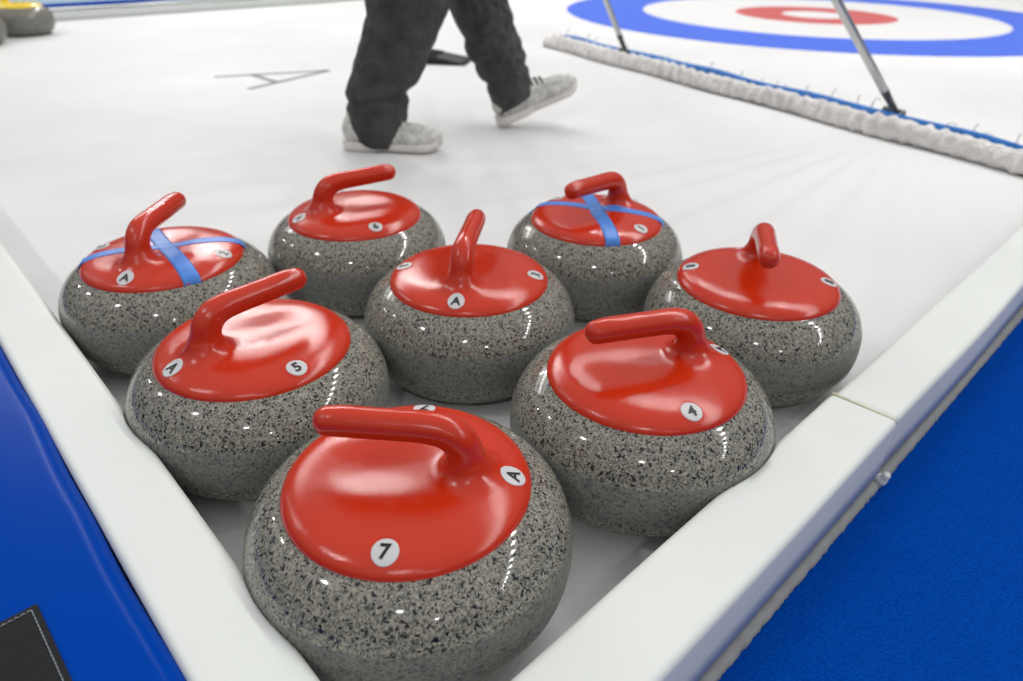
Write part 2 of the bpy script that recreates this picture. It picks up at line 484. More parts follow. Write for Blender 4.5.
def handle_mesh():
    f = Field((-0.112, -0.112, 0.122), (0.112, 0.112, 0.212), 0.0015)
    X, Y, Z = f.axes()
    r = np.sqrt(X * X + Y * Y)
    H = plate_H(X, Y)
    # implicit: below H, inside RP
    q = (np.clip(r / RP, 0, 1.3) ** 5.0 + (np.maximum(Z - ZB, 0) / np.maximum(PH, 1e-6)) ** 2)
    full = plate_H(X, Y, False)
    delta = H - full
    g = np.clip(r / RP, 0, 1.4) ** 5.0 + (np.maximum(Z - delta - ZB, 0) / PH) ** 2 - 1
    gr = np.gradient(g, f.h)
    D = g / np.maximum(np.sqrt(sum(a * a for a in gr)), 4.0)
    D = np.maximum(D, ZB - 0.0005 - Z)
    # handle as its own field
    f.chain([(-0.0540, 0, 0.140, 0.0150), (-0.0535, 0, 0.153, 0.0153), (-0.0510, 0, 0.167, 0.0153), (-0.0460, 0, 0.1800, 0.0153), (-0.0355, 0, 0.1900, 0.0148),
             (-0.0190, 0, 0.1937, 0.0139), (0.0, 0, 0.1945, 0.0135), (0.030, 0, 0.1953, 0.0134), (0.050, 0, 0.1960, 0.0134), (0.0625, 0, 0.1955, 0.0127)], k=0.006, sub=8)
    A = f.F; k = 0.022
    hh = np.maximum(k - np.abs(A - D), 0) / k
    # keep the blend to the column foot, not the free grip
    near = np.clip((0.180 - Z) / 0.016, 0, 1) * np.clip((0.004 - X) / 0.024, 0, 1)
    f.F = (np.minimum(A, D) - hh * hh * k * 0.25 * near).astype(np.float32)
    return f.mesh()

proto_parts = {}
gb = granite_body()
tmp = gb.build('granite_body', M['granite']); proto_parts['granite'] = tmp.data; bpy.data.objects.remove(tmp)
hv, hf = handle_mesh()
hmb = MB(); hmb.v = [tuple(p) for p in hv.tolist()]; hmb.f = [tuple(q) for q in hf.tolist()]
STK = [(-0.0905, 0.0), (0.0, 0.0895), (0.0, -0.0895)]
def surf(x, y):                         # height of the plate with its skirt near a sticker
    return float(plate_H(np.array(x), np.array(y)))
def surf_n(x, y):
    e = 0.002
    return Vector((-(surf(x + e, y) - surf(x - e, y)) / (2 * e), -(surf(x, y + e) - surf(x, y - e)) / (2 * e), 1)).normalized()
for (sx, sy) in STK:                    # moulded ring around each sticker seat
    pts = [(sx + 0.0128 * math.cos(a), sy + 0.0128 * math.sin(a)) for a in [2 * math.pi * k / 48 for k in range(48)]]
    rows = []
    for k, (px, py) in enumerate(pts):
        c = Vector((px, py, surf(px, py) - 0.0001)); o_ = Vector((px - sx, py - sy, 0)).normalized(); n_ = surf_n(px, py)
        rows.append([c + (o_ * math.cos(b) + n_ * math.sin(b)) * 0.00045 for b in [2 * math.pi * j / 6 for j in range(6)]])
    rows.append(rows[0]); hmb.grid(rows, closed=True)
tmp = hmb.build('handle', M['red']); proto_parts['handle'] = tmp.data; bpy.data.objects.remove(tmp)
yh = proto_parts['handle'].copy(); yh.materials.clear(); yh.materials.append(M['yellow']); proto_parts['handle_yellow'] = yh

from mathutils.bvhtree import BVHTree
_bvh = BVHTree.FromPolygons([Vector(p) for p in hv.tolist()], [tuple(q) for q in hf.tolist()])
def on_plate(x, y, lift):
    r = math.hypot(x, y)
    hit = _bvh.ray_cast(Vector((x, y, 0.176 if r > 0.07 else 0.166)), Vector((0, 0, -1)))
    if hit[0] is not None and hit[1].z > 0.3 and hit[0].z > surf(x, y) - 0.004:
        return hit[0] + surf_n(x, y) * lift
    return Vector((x, y, surf(x, y))) + surf_n(x, y) * lift
def glyph_data(ch):
    cu = bpy.data.curves.new('glyph', 'FONT'); cu.body = ch; cu.size = 0.0168; cu.align_x = 'CENTER'; cu.align_y = 'CENTER'
    cu.extrude = 0.00025; cu.offset = 0.00042
    t = bpy.data.objects.new('glyph', cu); col.objects.link(t)
    bpy.context.view_layer.update()
    me = bpy.data.meshes.new_from_object(t.evaluated_get(bpy.context.evaluated_depsgraph_get()))
    bpy.data.objects.remove(t)
    xs = [v.co.x for v in me.vertices]; ys = [v.co.y for v in me.vertices]
    cx = (max(xs) + min(xs)) / 2; cy = (max(ys) + min(ys)) / 2
    for v in me.vertices: v.co.x -= cx; v.co.y -= cy
    me.materials.append(M['ink'])
    return me
glyphs = {}
def sticker(root, pos, ch, top=None):
    """round paper sticker whose letter has its top towards the stone's centre"""
    x, y = pos
    mb = MB(); n = 40
    rows = []
    for r, l in ((0.0002, 0.0007), (0.005, 0.0007), (0.0098, 0.0007), (0.0106, 0.0006), (0.0106, -0.0006)):
        rows.append([on_plate(x + r * math.cos(2 * math.pi * j / n), y + r * math.sin(2 * math.pi * j / n), l) for j in range(n)])
    mb.grid(rows[::-1], closed=True)
    st = mb.build('sticker', M['sticker'], root)
    st['label'] = 'white round sticker'
    if ch:
        if ch not in glyphs: glyphs[ch] = glyph_data(ch)
        kind = 'letter' if ch.isalpha() else 'number'
        g = bpy.data.objects.new(kind, glyphs[ch]); col.objects.link(g); g.parent = st
        e_ = 0.006
        nz = (on_plate(x + e_, y, 0) - on_plate(x - e_, y, 0)).cross(on_plate(x, y + e_, 0) - on_plate(x, y - e_, 0)).normalized(); up = Vector((-x, -y, 0)).normalized(); up = (up - nz * up.dot(nz)).normalized(); rx = up.cross(nz)
        mt = Matrix((rx, up, nz)).transposed().to_4x4(); mt.translation = on_plate(x, y, 0.0009)
        g.matrix_local = mt
    return st

def tape_strip(root, a, b, w, wrap0=True, wrap1=True):
    """masking tape following the plate from a to b (plate coordinates)"""
    a = Vector(a); b = Vector(b); d = (b - a); L = d.length; d.normalize(); n = Vector((-d.y, d.x))
    N = 50; rows = []
    M_ = 6
    for i in range(N + 1):
        row = []
        for j in range(M_ + 1):
            p = a + d * (L * i / N) + n * (w * (j / M_ - 0.5))
            r = p.length
            if r > RP - 0.0006:
                # off the rim: falls onto the granite shoulder
                zr = None
                for zz in np.linspace(STONE_H, 0.08, 200):
                    if stone_r(zz) >= r: zr = zz; break
                row.append(Vector((p.x, p.y, (zr or 0.12) + 0.0009)))
            else:
                q_ = on_plate(p.x, p.y, 0.0006)
                if r > 0.098: q_ += Vector((p.x, p.y, 0)).normalized() * 0.0009 + Vector((0, 0, 0.0009))
                row.append(q_)
        rows.append(row)
    under = [[q - Vector((0, 0, 0.0012)) for q in row] for row in rows]
    mb = MB()
    loop = [r + u[::-1] for r, u in zip(rows, under)]
    mb.grid([l[::-1] for l in loop], closed=True, cap=True)
    t = mb.build('tape_strip', M['tape'], root)
    t['label'] = 'blue masking tape'
    return t

def stone(x, y, th, numbers, label, handle='handle', group='red handled curling stones in the corner of the sheet'):
    root = empty('curling_stone', (x, y, 0), math.radians(th))
    tag(root, label, 'curling stone', group)
    for nm, key in (('granite_body', 'granite'), ('handle', handle)):
        o = bpy.data.objects.new(nm, proto_parts[key]); col.objects.link(o); o.parent = root
        if nm == 'handle': o['label'] = 'glossy %s handle and cover' % ('yellow' if 'yellow' in handle else 'red')
    if numbers:
        sticker(root, STK[0], 'A')
        sticker(root, STK[1], numbers); sticker(root, STK[2], numbers)
    return root

def rink_stone_xy(px, py): return px, py
stone(-0.0873, 0.4536, 177.2, '7', 'red handled curling stone with a number 7 sticker, nearest the corner')
stone(-0.2904, 0.6715, 47.2, '5', 'red handled curling stone with a number 5 sticker beside the left border')
stone(0.1451, 0.6296, -160.3, '4', 'red handled curling stone with a number 4 sticker touching the right border')
s_bl = stone(-0.4930, 0.9027, 84.7, '2', 'tape-crossed red handled curling stone, the one farthest left and nearest the left border')
stone(-0.2582, 1.0794, 31.9, '6', 'red handled curling stone with a number 6 sticker, in front of the walking person')
stone(-0.0585, 0.8531, 83.2, '3', 'red handled curling stone in the middle of the pack, its A sticker facing the viewer')
s_br = stone(0.1347, 1.0782, -136.4, '1', 'tape-crossed red handled curling stone in the back row, nearest the mop')
stone(0.3318, 0.8568, -103.5, '8', 'red handled curling stone farthest right, its grip pointing at the viewer')
# tape crosses (plate coordinates; x runs along the grip)
def plate_xy(root, wx, wy):
    a = root.rotation_euler.z; dx, dy = wx - root.location.x, wy - root.location.y
    return (dx * math.cos(a) + dy * math.sin(a), -dx * math.sin(a) + dy * math.cos(a))
def px_to_plate(px, py, z=0.147):
    d = _f + _r2 * ((px - 511.5) / F_PX) - _u2 * ((py - 340.5) / F_PX)
    t = (z - CAM_H) / d.z
    return d.x * t, d.y * t
TW = 0.0225
tape_strip(s_bl, (-0.0445, 0.0995), (0.0565, -0.0935), TW * 0.8)
tape_strip(s_bl, (-0.072, -0.079), (0.080, 0.070), TW)
tape_strip(s_br, (0.046, -0.106), (-0.0645, 0.0875), TW * 0.8)
tape_strip(s_br, (0.062, 0.087), (-0.062, -0.086), TW)

STONES = [(-0.0868, 0.4541), (-0.2904, 0.6715), (0.1445, 0.6289), (-0.4930, 0.9027), (-0.2582, 1.0794), (-0.0585, 0.8531), (0.1347, 1.0782), (0.3318, 0.8568)]

# ------------------------------------------------------------------ yellow stones at the far side
stone(-2.55, 3.92, 30, None, 'yellow handled curling stone beside the far border, the one farther right', 'handle_yellow', 'yellow handled curling stones by the far border')
stone(-2.585, 3.57, 150, None, 'yellow handled curling stone beside the far border, cut by the left picture edge', 'handle_yellow', 'yellow handled curling stones by the far border')

# ------------------------------------------------------------------ foam borders
FH = 0.090
def foam(name, a, d, n_out, s0, s1, w, h, label, z0=0.017, step=0.006, dents=True, wob=0.0, group='white foam border blocks'):
    """foam block: inner face on the line a + d*s, body towards n_out"""
    prof = []      # (distance outwards, height)
    R_i, R_o = 0.010, 0.007
    prof += [(0.0, z0), (0.0, 0.02), (0.0, 0.04), (0.0, 0.06), (0.0, h - R_i)]
    prof += [(R_i - R_i * math.cos(b), h - R_i + R_i * math.sin(b)) for b in [math.pi / 2 * k / 6 for k in range(1, 7)]]
    prof += [(w * k / 8, h) for k in range(2, 8)]
    prof += [(w - R_o + R_o * math.sin(b), h - R_o + R_o * math.cos(b)) for b in [math.pi / 2 * k / 6 for k in range(0, 7)]]
    prof += [(w, h * 0.5), (w, z0), (w * 0.5, z0)]
    rows = []
    near_end = 2.0
    s = s0; ss = []
    while s < s1 - 1e-6:
        ss.append(s); s += step if s < near_end else 0.12
    ss.append(s1)
    a = Vector(a); d = Vector(d); n_out = Vector(n_out)
    rnd = random.Random(len(name) * 7 + int(s0 * 100))
    for s in ss:
        row = []
        e = min(s - s0, s1 - s)
        for (q, z) in prof:
            rr = 0.004
            inset = rr - math.sqrt(max(0, rr * rr - (rr - min(e, rr)) ** 2)) if e < rr else 0
            zz = z - inset if z > 0.05 else z
            qq = min(max(q, inset), w - inset)
            qq += wob * math.sin(s * 9 + 1) * (q / w)
            zz += 0.0012 * math.sin(s * 11 + q * 30) if z > 0.05 else 0
            p = a + d * s + n_out * qq
            if dents and q < 0.035:
                for (cx, cy) in STONES:
                    c = Vector((cx, cy)); r = stone_r(min(max(zz, 0), STONE_H)) + 0.0012
                    along = (c - a).dot(d) - s
                    if abs(along) < r:
                        need = (a - c).dot(n_out)            # distance of the face from the centre
                        lim = math.sqrt(r * r - along * along)
                        push = lim - (need + qq)
                        if push > 0: p = p + n_out * push
            row.append(Vector((p.x, p.y, zz)))
        rows.append(row)
    mb = MB(); mb.grid([r[::-1] for r in rows], closed=True, cap=True)
    o = mb.build(name, M['foam'])
    tag(o, label, 'foam border', group)
    return o
NR = (-EL.x, -EL.y)
foam('foam_border', O2, ER, NR, -0.194, 0.484, 0.0765, FH, 'long white foam border block along the right of the stones, nearest the camera')
foam('foam_border', O2 - EL * 0.002, ER, NR, 0.4860, 1.70, 0.0735, FH - 0.003, 'white foam border block on the right side beyond the discoloured seam', wob=0.0015)
foam('foam_border', O2 - EL * 0.002, ER, NR, 1.703, 6.0, 0.0735, FH - 0.003, 'white foam border block at the right picture edge, beside the wide mop', wob=0.0015)
LD = Vector((-0.68205, 0.73131)); LN = Vector((-0.73131, -0.68205)); LP = Vector((-0.22668, 0.40253))
foam('foam_border', LP, LD, LN, -0.205, 1.60, 0.0715, FH, 'white foam border block along the left of the stones beside the blue pad')
foam('foam_border', W(-6.9, 4.86).to_2d(), ER, EL, 0, 13.5, 0.080, 0.062, 'far white foam border behind the yellow stones', step=0.15, dents=False, group='', z0=0.001)
mb = MB()
mb.grid([[W(-6.9 + 13.5 * u, t_, z_) for t_, z_ in ((4.945, -0.004), (4.945, 0.070), (4.96, 0.078), (5.02, 0.078), (5.035, 0.070), (5.035, -0.004))] for u in (0, 0.5, 1)], closed=True, cap=True)
tag(mb.build('divider_strip', M['vinyl'], smooth=False), 'narrow blue strip behind the far white foam border', 'divider strip')
# brown glue line in the seam
mb = MB()
rows = []
for k in range(25):
    q = 0.002 + 0.070 * k / 24
    c = O2 + ER * (0.4853) - EL * q
    rows.append([Vector((c.x, c.y, 0)) + Vector((ER.x, ER.y, 0)) * dx + Vector((0, 0, zz)) for dx, zz in ((-0.0012, 0.02), (0.0011, 0.02), (0.0011, FH - 0.0022), (-0.0012, FH - 0.0015))])
mb.grid(rows, closed=True, cap=True)
tag(mb.build('glue_seam', plain('yellowed_glue', srgb(214, 211, 186), 0.7, 60, 0.1), smooth=False), 'yellowed glue line between two right hand foam border blocks', 'glue seam')
# crumb of ice below the seam
f = Field((-0.02, -0.02, -0.01), (0.02, 0.02, 0.03), 0.002)
for p in [((0, 0, 0.004), 0.007), ((0.006, 0.003, 0.008), 0.005), ((-0.005, 0.004, 0.006), 0.005), ((0.002, -0.003, 0.012), 0.004)]: f.cone(p[0], p[0], p[1], p[1], 0.003)
cr = f.build('ice_lump', M['ice']); cr.location = W(0.487, -0.0795, 0.0)
tag(cr, 'small frosty ice lump at the foot of the seam in the right border', 'ice lump')
cr2 = cr.copy(); col.objects.link(cr2); cr2.location = W(0.062, -0.0815, 0.0); cr2.scale = (1.2, 0.9, 0.7)
tag(cr2, 'small frosty ice lump beside the blue carpet at the bottom picture edge', 'ice lump')

# rough grey rubber strip between foam and carpet
mb = MB(); rnd = random.Random(4); rows = []
s = -0.195
while s < 6.0:
    j = rnd.uniform(-0.0008, 0.0008); k2 = 0.0822 + 0.010 * max(0, 0.22 - s)
    rows.append([W(s, -0.066, -0.004), W(s, -0.066, 0.004), W(s, -(k2 - 0.003) + j, 0.004), W(s, -k2 + j, 0.0), W(s, -k2 + j, -0.006)])
    s += 0.004 if s < 1.2 else 0.1
mb.grid(rows, closed=True, cap=True)
tag(mb.build('rubber_strip', M['concrete']), 'rough grey strip showing between the right foam border and the blue carpet', 'edge strip')

# ------------------------------------------------------------------ blue vinyl pad left of the sheet
PT = 0.096
def pad():
    w0 = 0.0706; R = 0.020; wide = 0.62
    prof = [(w0 + 0.001, 0.0)] + [(w0 + R - R * math.cos(b), PT - R + R * math.sin(b)) for b in [math.pi / 2 * k / 10 for k in range(0, 11)]]
    prof += [(w0 + R + (wide - R) * k / 12, PT) for k in range(1, 13)] + [(w0 + wide, 0.0)]
    rows = []; n = 340
    for i in range(n + 1):
        s = -0.50 + 2.6 * i / n
        row = []
        for q, z in prof:
            # slightly loose cover: gentle waves of the edge
            wq = 0.0012 * math.sin(s * 13) + 0.0009 * math.sin(s * 31 + 1)
            if 0.02 < s < 0.14 and q < w0 + 0.03: wq += 0.0012 * math.sin((s - 0.02) / 0.12 * math.pi)
            p = LP + LD * s + LN * (q + wq * (1 if q < w0 + 0.05 else 0))
            row.append(Vector((p.x, p.y, z + (0.0012 * math.sin(s * 9 + q * 14) if q > w0 + R else 0))))
        rows.append(row)
    mb = MB(); mb.grid(rows, closed=True, cap=True)
    return mb.build('vinyl_cover', M['vinyl'])
pr = empty('padded_mat')
tag(pr, 'blue vinyl covered padded mat along the left border with a black patch', 'padded mat')
pv = pad(); pv.parent = pr
# black velcro patch with stitching (corner measured on the pad top)
c0 = Vector((-0.359, 0.350)); e1 = (Vector((-0.300, 0.290)) - c0).normalized(); e2 = Vector((e1.y, -e1.x))
if e2.x > 0: e2 = -e2
e2 = (e2 * 1.0 + Vector((0, 0))).normalized()
mb = MB(); rows = []
for i in range(31):
    rows.append([Vector((*(c0 + e1 * (0.15 * i / 30) + e2 * (0.10 * j / 20)), PT + 0.0025)) for j in range(21)])
und = [[q - Vector((0, 0, 0.004)) for q in r] for r in rows]
mb.grid([r + u[::-1] for r, u in zip(rows, und)], closed=True, cap=True)
vp = mb.build('velcro_patch', M['velcro'], pr); vp['label'] = 'black fuzzy patch'
mb = MB()
def stitch(a, b):
    L = (b - a).length; d = (b - a) / L; k = 0
    while k * 0.0042 < L - 0.003:
        p = a + d * (k * 0.0042); q = p + d * 0.0034
        mb.tube([(p.x, p.y, PT + 0.0024), ((p.x + q.x) / 2, (p.y + q.y) / 2, PT + 0.0033), (q.x, q.y, PT + 0.0024)], 0.00045, 6); k += 1
ins = 0.0045
stitch(c0 + e1 * ins + e2 * ins, c0 + e1 * 0.145 + e2 * ins)
stitch(c0 + e1 * ins + e2 * ins, c0 + e1 * ins + e2 * 0.095)
mb.build('stitching', M['thread'], vp)

# ------------------------------------------------------------------ wide mop across the sheet
MA = Vector((0.172, 3.80, 0)); MBp = Vector((1.369, 1.726, 0))
md = (MBp - MA).normalized(); mn = Vector((-md.y, md.x, 0))
if mn.y < 0: mn = -mn                    # pointing away from the camera
mlen = (MBp - MA).length
mop = empty('wide_mop', MA, 0)
tag(mop, 'very wide white fluffy ice mop with blue cloth back and two long metal poles', 'mop')
f = Field((-0.2, -2.2, -0.02), (1.6, 0.35, 0.16), 0.0075)
rnd = random.Random(11)
N = 46
for i in range(N + 1):
    a = md * (mlen * i / N); 
    r = 0.030 + rnd.uniform(-0.003, 0.003)
    if i in (0, N): r = 0.025
    c = a + mn * (0.012 * math.sin(i * 0.5) * 0.6)
    f.cone(c + Vector((0, 0, 0.029)), c + Vector((0, 0, 0.029)) + md * 0.035 - mn * 0.004, r, r * 0.97, 0.016)
    c2 = c - mn * 0.020
    f.cone(c2 + Vector((0, 0, 0.018)), c2 + Vector((0, 0, 0.019)) + md * 0.03, 0.019, 0.018, 0.010)
X, Y, Z = f.axes()
f.F = f.F + (0.0035 * vnoise(X, Y, Z, 75, 1)).astype(np.float32) + (0.002 * vnoise(X, Y, Z, 170, 2)).astype(np.float32)
f.F = np.maximum(f.F, (0.002 - Z) + 0 * X + 0 * Y).astype(np.float32)
f.build('mop_pile', M['mop'], mop)['label'] = 'off white shaggy pile'
# blue cloth along the top rear
mb = MB(); rows = []
n = 150
for i in range(n + 1):
    u = i / n; s = 0.07 + (mlen - 0.15) * u
    wd = 0.028 + 0.005 * math.sin(u * 17 + 2) + 0.024 * math.exp(-((u - 0.44) / 0.055) ** 2) + 0.004 * math.sin(u * 41)
    wd *= min(1, u * 14 + 0.15, (1 - u) * 9 + 0.1)
    c = md * s + mn * (0.010 + 0.004 * math.sin(u * 23)); zt = 0.0590 + 0.002 * math.sin(u * 29)
    rows.append([c - mn * (wd * 0.35) + Vector((0, 0, zt - 0.004)), c + Vector((0, 0, zt + 0.004 + wd * 0.24)), c + mn * wd + Vector((0, 0, zt + 0.006)), c + mn * (wd + 0.012) + Vector((0, 0, zt - 0.022)), c + Vector((0, 0, zt - 0.014))])
mb.grid(rows[::-1], closed=True, cap=True)
mb.build('backing_cloth', M['mop_blue'], mop)['label'] = 'blue cloth backing'
# loose yarn ends standing behind the cloth
mb = MB()
for i in range(26):
    s = mlen * (0.03 + 0.94 * (i + rnd.random()) / 26); c = md * s + mn * 0.022 + Vector((0, 0, 0.048))
    h = rnd.uniform(0.02, 0.05); lx = rnd.uniform(-0.02, 0.03)
    pts = [c + md * (lx * q * q) + mn * (0.018 * q) + Vector((0, 0, h * math.sin(q * 2.2))) for q in [k / 6 for k in range(7)]]
    mb.tube(pts, [0.0025 * (1 - 0.6 * k / 6) for k in range(7)], 6)
mb.build('loose_yarn', M['mop'], mop)['kind'] = 'stuff'
ends = []
for base, (lx, ly) in ((Vector((0.4765, 3.284, 0.066)) - MA, (-0.54, -0.36)), (Vector((1.164, 2.214, 0.066)) - MA, (-1.10, -0.74))):
    dr = Vector((lx, ly, 1)); L = 0.80
    tip = base + dr * L
    m1 = MB(); m1.tube([base + dr * 0.055, base + dr * 0.07, tip], [0.010, 0.0115, 0.0115], 20)
    p = m1.build('pole', M['aluminium'], mop); p['label'] = 'bare metal pole'
    m2 = MB(); m2.tube([base - dr * 0.008, base, base + dr * 0.04, base + dr * 0.066], [0.009, 0.010, 0.0105, 0.0125], 16)
    m2.build('pole_socket', M['dark_metal'], mop)['label'] = 'dark metal socket'
    m3 = MB()
    q = base - Vector((0, 0, 0.004))
    m3.tube([q - md * 0.035, q + md * 0.035], [0.009, 0.009], 12)
    m3.build('bracket', M['dark_metal'], mop)
    ends.append(tip)
m1 = MB(); m1.tube([ends[0], ends[0] + (ends[1] - ends[0]) * 0.5, ends[1]], 0.0135, 20)
m1.build('crossbar', M['aluminium'], mop)

# ------------------------------------------------------------------ rubber foothold (hack)
hk = empty('rubber_foothold', (-0.345, 3.28, 0), math.radians(-10))
tag(hk, 'low black rubber foothold fixed on the ice behind the walking legs', 'foothold')
mb = MB()
def wedge(x0, x1, y0, y1, h0, h1, zb=0.001):
    v = []
    n = 10
    rows = []
    for i in range(n + 1):
        u = i / n; x = x0 + (x1 - x0) * u; h = h0 + (h1 - h0) * u ** 1.2
        k = 0.006
        rows.append([(x, y0, zb), (x, y1, zb), (x, y1, h - k), (x, y1 - k, h), (x, y0 + k, h), (x, y0, h - k)])
    mb.grid(rows[::-1], closed=True, cap=True)
wedge(-0.14, 0.13, -0.045, 0.12, 0.048, 0.010)
mb.build('rubber_block', M['rubber'], hk)
mb = MB()
for k in range(7):
    y = -0.03 + 0.022 * k
    mb.tube([(-0.12, y, 0.047), (0.0, y, 0.0325)], 0.004, 8)
mb.build('grip_ribs', M['rubber'], hk)

# ------------------------------------------------------------------ walking person
person = empty('person', (-0.27, 1.95, 0))
PO = Vector((-0.27, 1.95, 0))
tag(person, 'person in baggy black trousers and pale grey sneakers walking to the right', 'person')
def P(x, y, z): return (x - PO.x, y - PO.y, z)
def K(x, y, z, r): return (*P(x, y, z), r)
# joints (near leg is planted, far leg swings forward)
hipN, kneeN, ankN = (-0.245, 1.985, 0.90), (-0.262, 1.945, 0.47), (-0.405, 1.935, 0.085)
hipF, kneeF, ankF = (-0.235, 2.145, 0.90), (-0.150, 2.185, 0.48), (-0.030, 2.20, 0.115)
# body: one continuous surface
f = Field(P(-0.70, 1.60, 0.02), P(0.22, 2.55, 1.80), 0.0065)
f.chain([K(*hipN, .085), K(*kneeN, .056), K(*ankN, .036)], 0.03)
f.chain([K(*ankN, .036), K(-0.385, 1.93, 0.045, .030), K(-0.28, 1.925, 0.035, .026)], 0.02)
f.chain([K(*hipF, .085), K(*kneeF, .056), K(*ankF, .036)], 0.03)
f.chain([K(*ankF, .034), K(-0.005, 2.20, 0.078, .020), K(0.060, 2.222, 0.088, .017)], 0.02)
f.chain([K(-0.24, 2.065, 0.93, .120), K(-0.235, 2.065, 1.10, .115), K(-0.225, 2.065, 1.30, .125)], 0.05, (0.85, 1.15, 1))
f.chain([K(-0.225, 1.93, 1.41, .060), K(-0.225, 2.20, 1.41, .060)], 0.05)
f.chain([K(-0.225, 2.065, 1.42, .056), K(-0.20, 2.065, 1.53, .052)], 0.03)
f.chain([K(-0.190, 2.065, 1.64, .080), K(-0.185, 2.065, 1.67, .085)], 0.03, (1.12, 0.88, 1.15))
f.cone(P(-0.150, 2.065, 1.575), P(-0.140, 2.065, 1.565), 0.042, 0.034, 0.03)      # jaw
f.chain([K(-0.100, 2.065, 1.64, .010), K(-0.082, 2.065, 1.612, .013)], 0.014)      # nose
f.cone(P(-0.102, 2.050, 1.573), P(-0.102, 2.080, 1.573), 0.009, 0.009, 0.006)      # lips
for sy in (-1, 1):
    f.cone(P(-0.115, 2.065 + sy * 0.033, 1.652), P(-0.115, 2.065 + sy * 0.033, 1.652), 0.011, 0.011, 0.006)   # eyes
    f.chain([K(-0.195, 2.065 + sy * 0.078, 1.655, .012), K(-0.19, 2.065 + sy * 0.080, 1.625, .009)], 0.008)    # ears
def arm(sh, el, wr, fwd):
    f.chain([K(*sh, .050), K(*el, .038)], 0.03); f.chain([K(*el, .038), K(*wr, .026)], 0.02)
    w = Vector(wr); dn = (w - Vector(el)).normalized(); sd = Vector((1, 0, 0)); sd = (sd - dn * sd.dot(dn)).normalized(); out = dn.cross(sd)
    pm = w + dn * 0.05
    for k in (-1, 0, 1):
        a = w + dn * 0.01 + sd * 0.012 * k; b = w + dn * 0.085 + sd * 0.020 * k
        f.chain([K(*a, .016), K(*b, .0135)], 0.012)
    for k, L in zip((-1.5, -0.5, 0.5, 1.5), (0.060, 0.072, 0.076, 0.066)):
        a = w + dn * 0.092 + sd * 0.0185 * k * 1.05; b = a + dn * L * 0.5 + out * fwd * 0.006; c = b + dn * L * 0.42 + out * fwd * 0.020
        f.chain([K(*a, .0095), K(*b, .0088), K(*c, .0078)], 0.003)
    a = w + dn * 0.030 + sd * 0.026; b = a + dn * 0.030 + sd * 0.022; c = b + dn * 0.030 + sd * 0.006
    f.chain([K(*a, .0125), K(*b, .0105), K(*c, .0090)], 0.005)
arm((-0.225, 1.885, 1.40), (-0.14, 1.855, 1.14), (0.00, 1.87, 0.95), 1)
arm((-0.225, 2.245, 1.40), (-0.33, 2.275, 1.13), (-0.34, 2.26, 0.88), -1)
f.build('body', M['skin'], person)
# hair
f = Field(P(-0.34, 1.93, 1.50), P(-0.05, 2.20, 1.83), 0.006)
f.chain([K(-0.205, 2.065, 1.675, .089), K(-0.215, 2.065, 1.66, .086)], 0.02, (1.12, 0.93, 1.12))
X, Y, Z = f.axes()
cut = np.minimum(0, 0) + (X - (-0.118 - PO.x)) * 0.8 + (1.690 - Z) * 0.55
f.F = np.maximum(f.F + 0.002 * vnoise(X, Y, Z, 90, 5), cut + 0 * Y).astype(np.float32)
f.build('hair', M['hair'], person)
# jacket
f = Field(P(-0.62, 1.65, 0.74), P(0.12, 2.50, 1.56), 0.008)
f.chain([K(-0.24, 2.065, 0.86, .150), K(-0.235, 2.065, 1.10, .145), K(-0.225, 2.065, 1.30, .148)], 0.05, (0.88, 1.15, 1))
f.chain([K(-0.225, 1.93, 1.40, .078), K(-0.225, 2.20, 1.40, .078)], 0.05)
f.chain([K(-0.222, 2.065, 1.44, .075), K(-0.212, 2.065, 1.485, .068)], 0.03)
for sh, el, wr in (((-0.225, 1.885, 1.40), (-0.14, 1.855, 1.14), (-0.01, 1.869, 0.964)), ((-0.225, 2.245, 1.40), (-0.33, 2.275, 1.13), (-0.3385, 2.261, 0.90))):
    f.chain([K(*sh, .072), K(*el, .058), K(*wr, .043)], 0.03)
X, Y, Z = f.axes()
f.F = f.F + (0.004 * vnoise(X, Y, Z, 26, 7)).astype(np.float32)
f.F = np.where((Z > 1.50), 0.01, f.F)
low = np.maximum(0.80 - Z, -1)
f.F = np.maximum(f.F, low + 0 * X + 0 * Y).astype(np.float32)
f.build('jacket', M['jacket'], person)
# trousers: baggy with folds, cuffs dropping over the shoes
f = Field(P(-0.52, 1.78, -0.02), P(0.14, 2.36, 1.02), 0.005)
f.chain([K(-0.24, 2.065, 0.95, .130), K(-0.242, 2.065, 0.88, .135)], 0.04, (0.9, 1.15, 1))
f.chain([K(-0.245, 1.99, 0.90, .118), K(-0.255, 1.955, 0.60, .110), K(-0.268, 1.945, 0.45, .112), K(-0.285, 1.945, 0.34, .102), K(-0.325, 1.94, 0.25, .090),
         K(-0.362, 1.938, 0.170, .080), K(-0.378, 1.937, 0.125, .078), K(-0.376, 1.937, 0.075, .074), K(-0.374, 1.937, 0.02, .066)], 0.02)
f.cone(P(-0.282, 1.935, 0.235), P(-0.290, 1.935, 0.215), 0.044, 0.042, 0.022)      # fold over the shin
f.cone(P(-0.300, 1.935, 0.128), P(-0.315, 1.935, 0.095), 0.014, 0.028, 0.008)      # pointed crease above the instep
f.chain([K(-0.238, 2.14, 0.90, .116), K(-0.19, 2.165, 0.62, .100), K(-0.152, 2.185, 0.47, .092), K(-0.108, 2.195, 0.345, .083), K(-0.072, 2.20, 0.235, .079),
         K(-0.040, 2.20, 0.165, .074), K(-0.022, 2.20, 0.110, .064), K(-0.018, 2.20, 0.07, .052)], 0.02)
f.cone(P(-0.020, 2.20, 0.225), P(-0.012, 2.20, 0.17), 0.038, 0.040, 0.018)
X, Y, Z = f.axes()
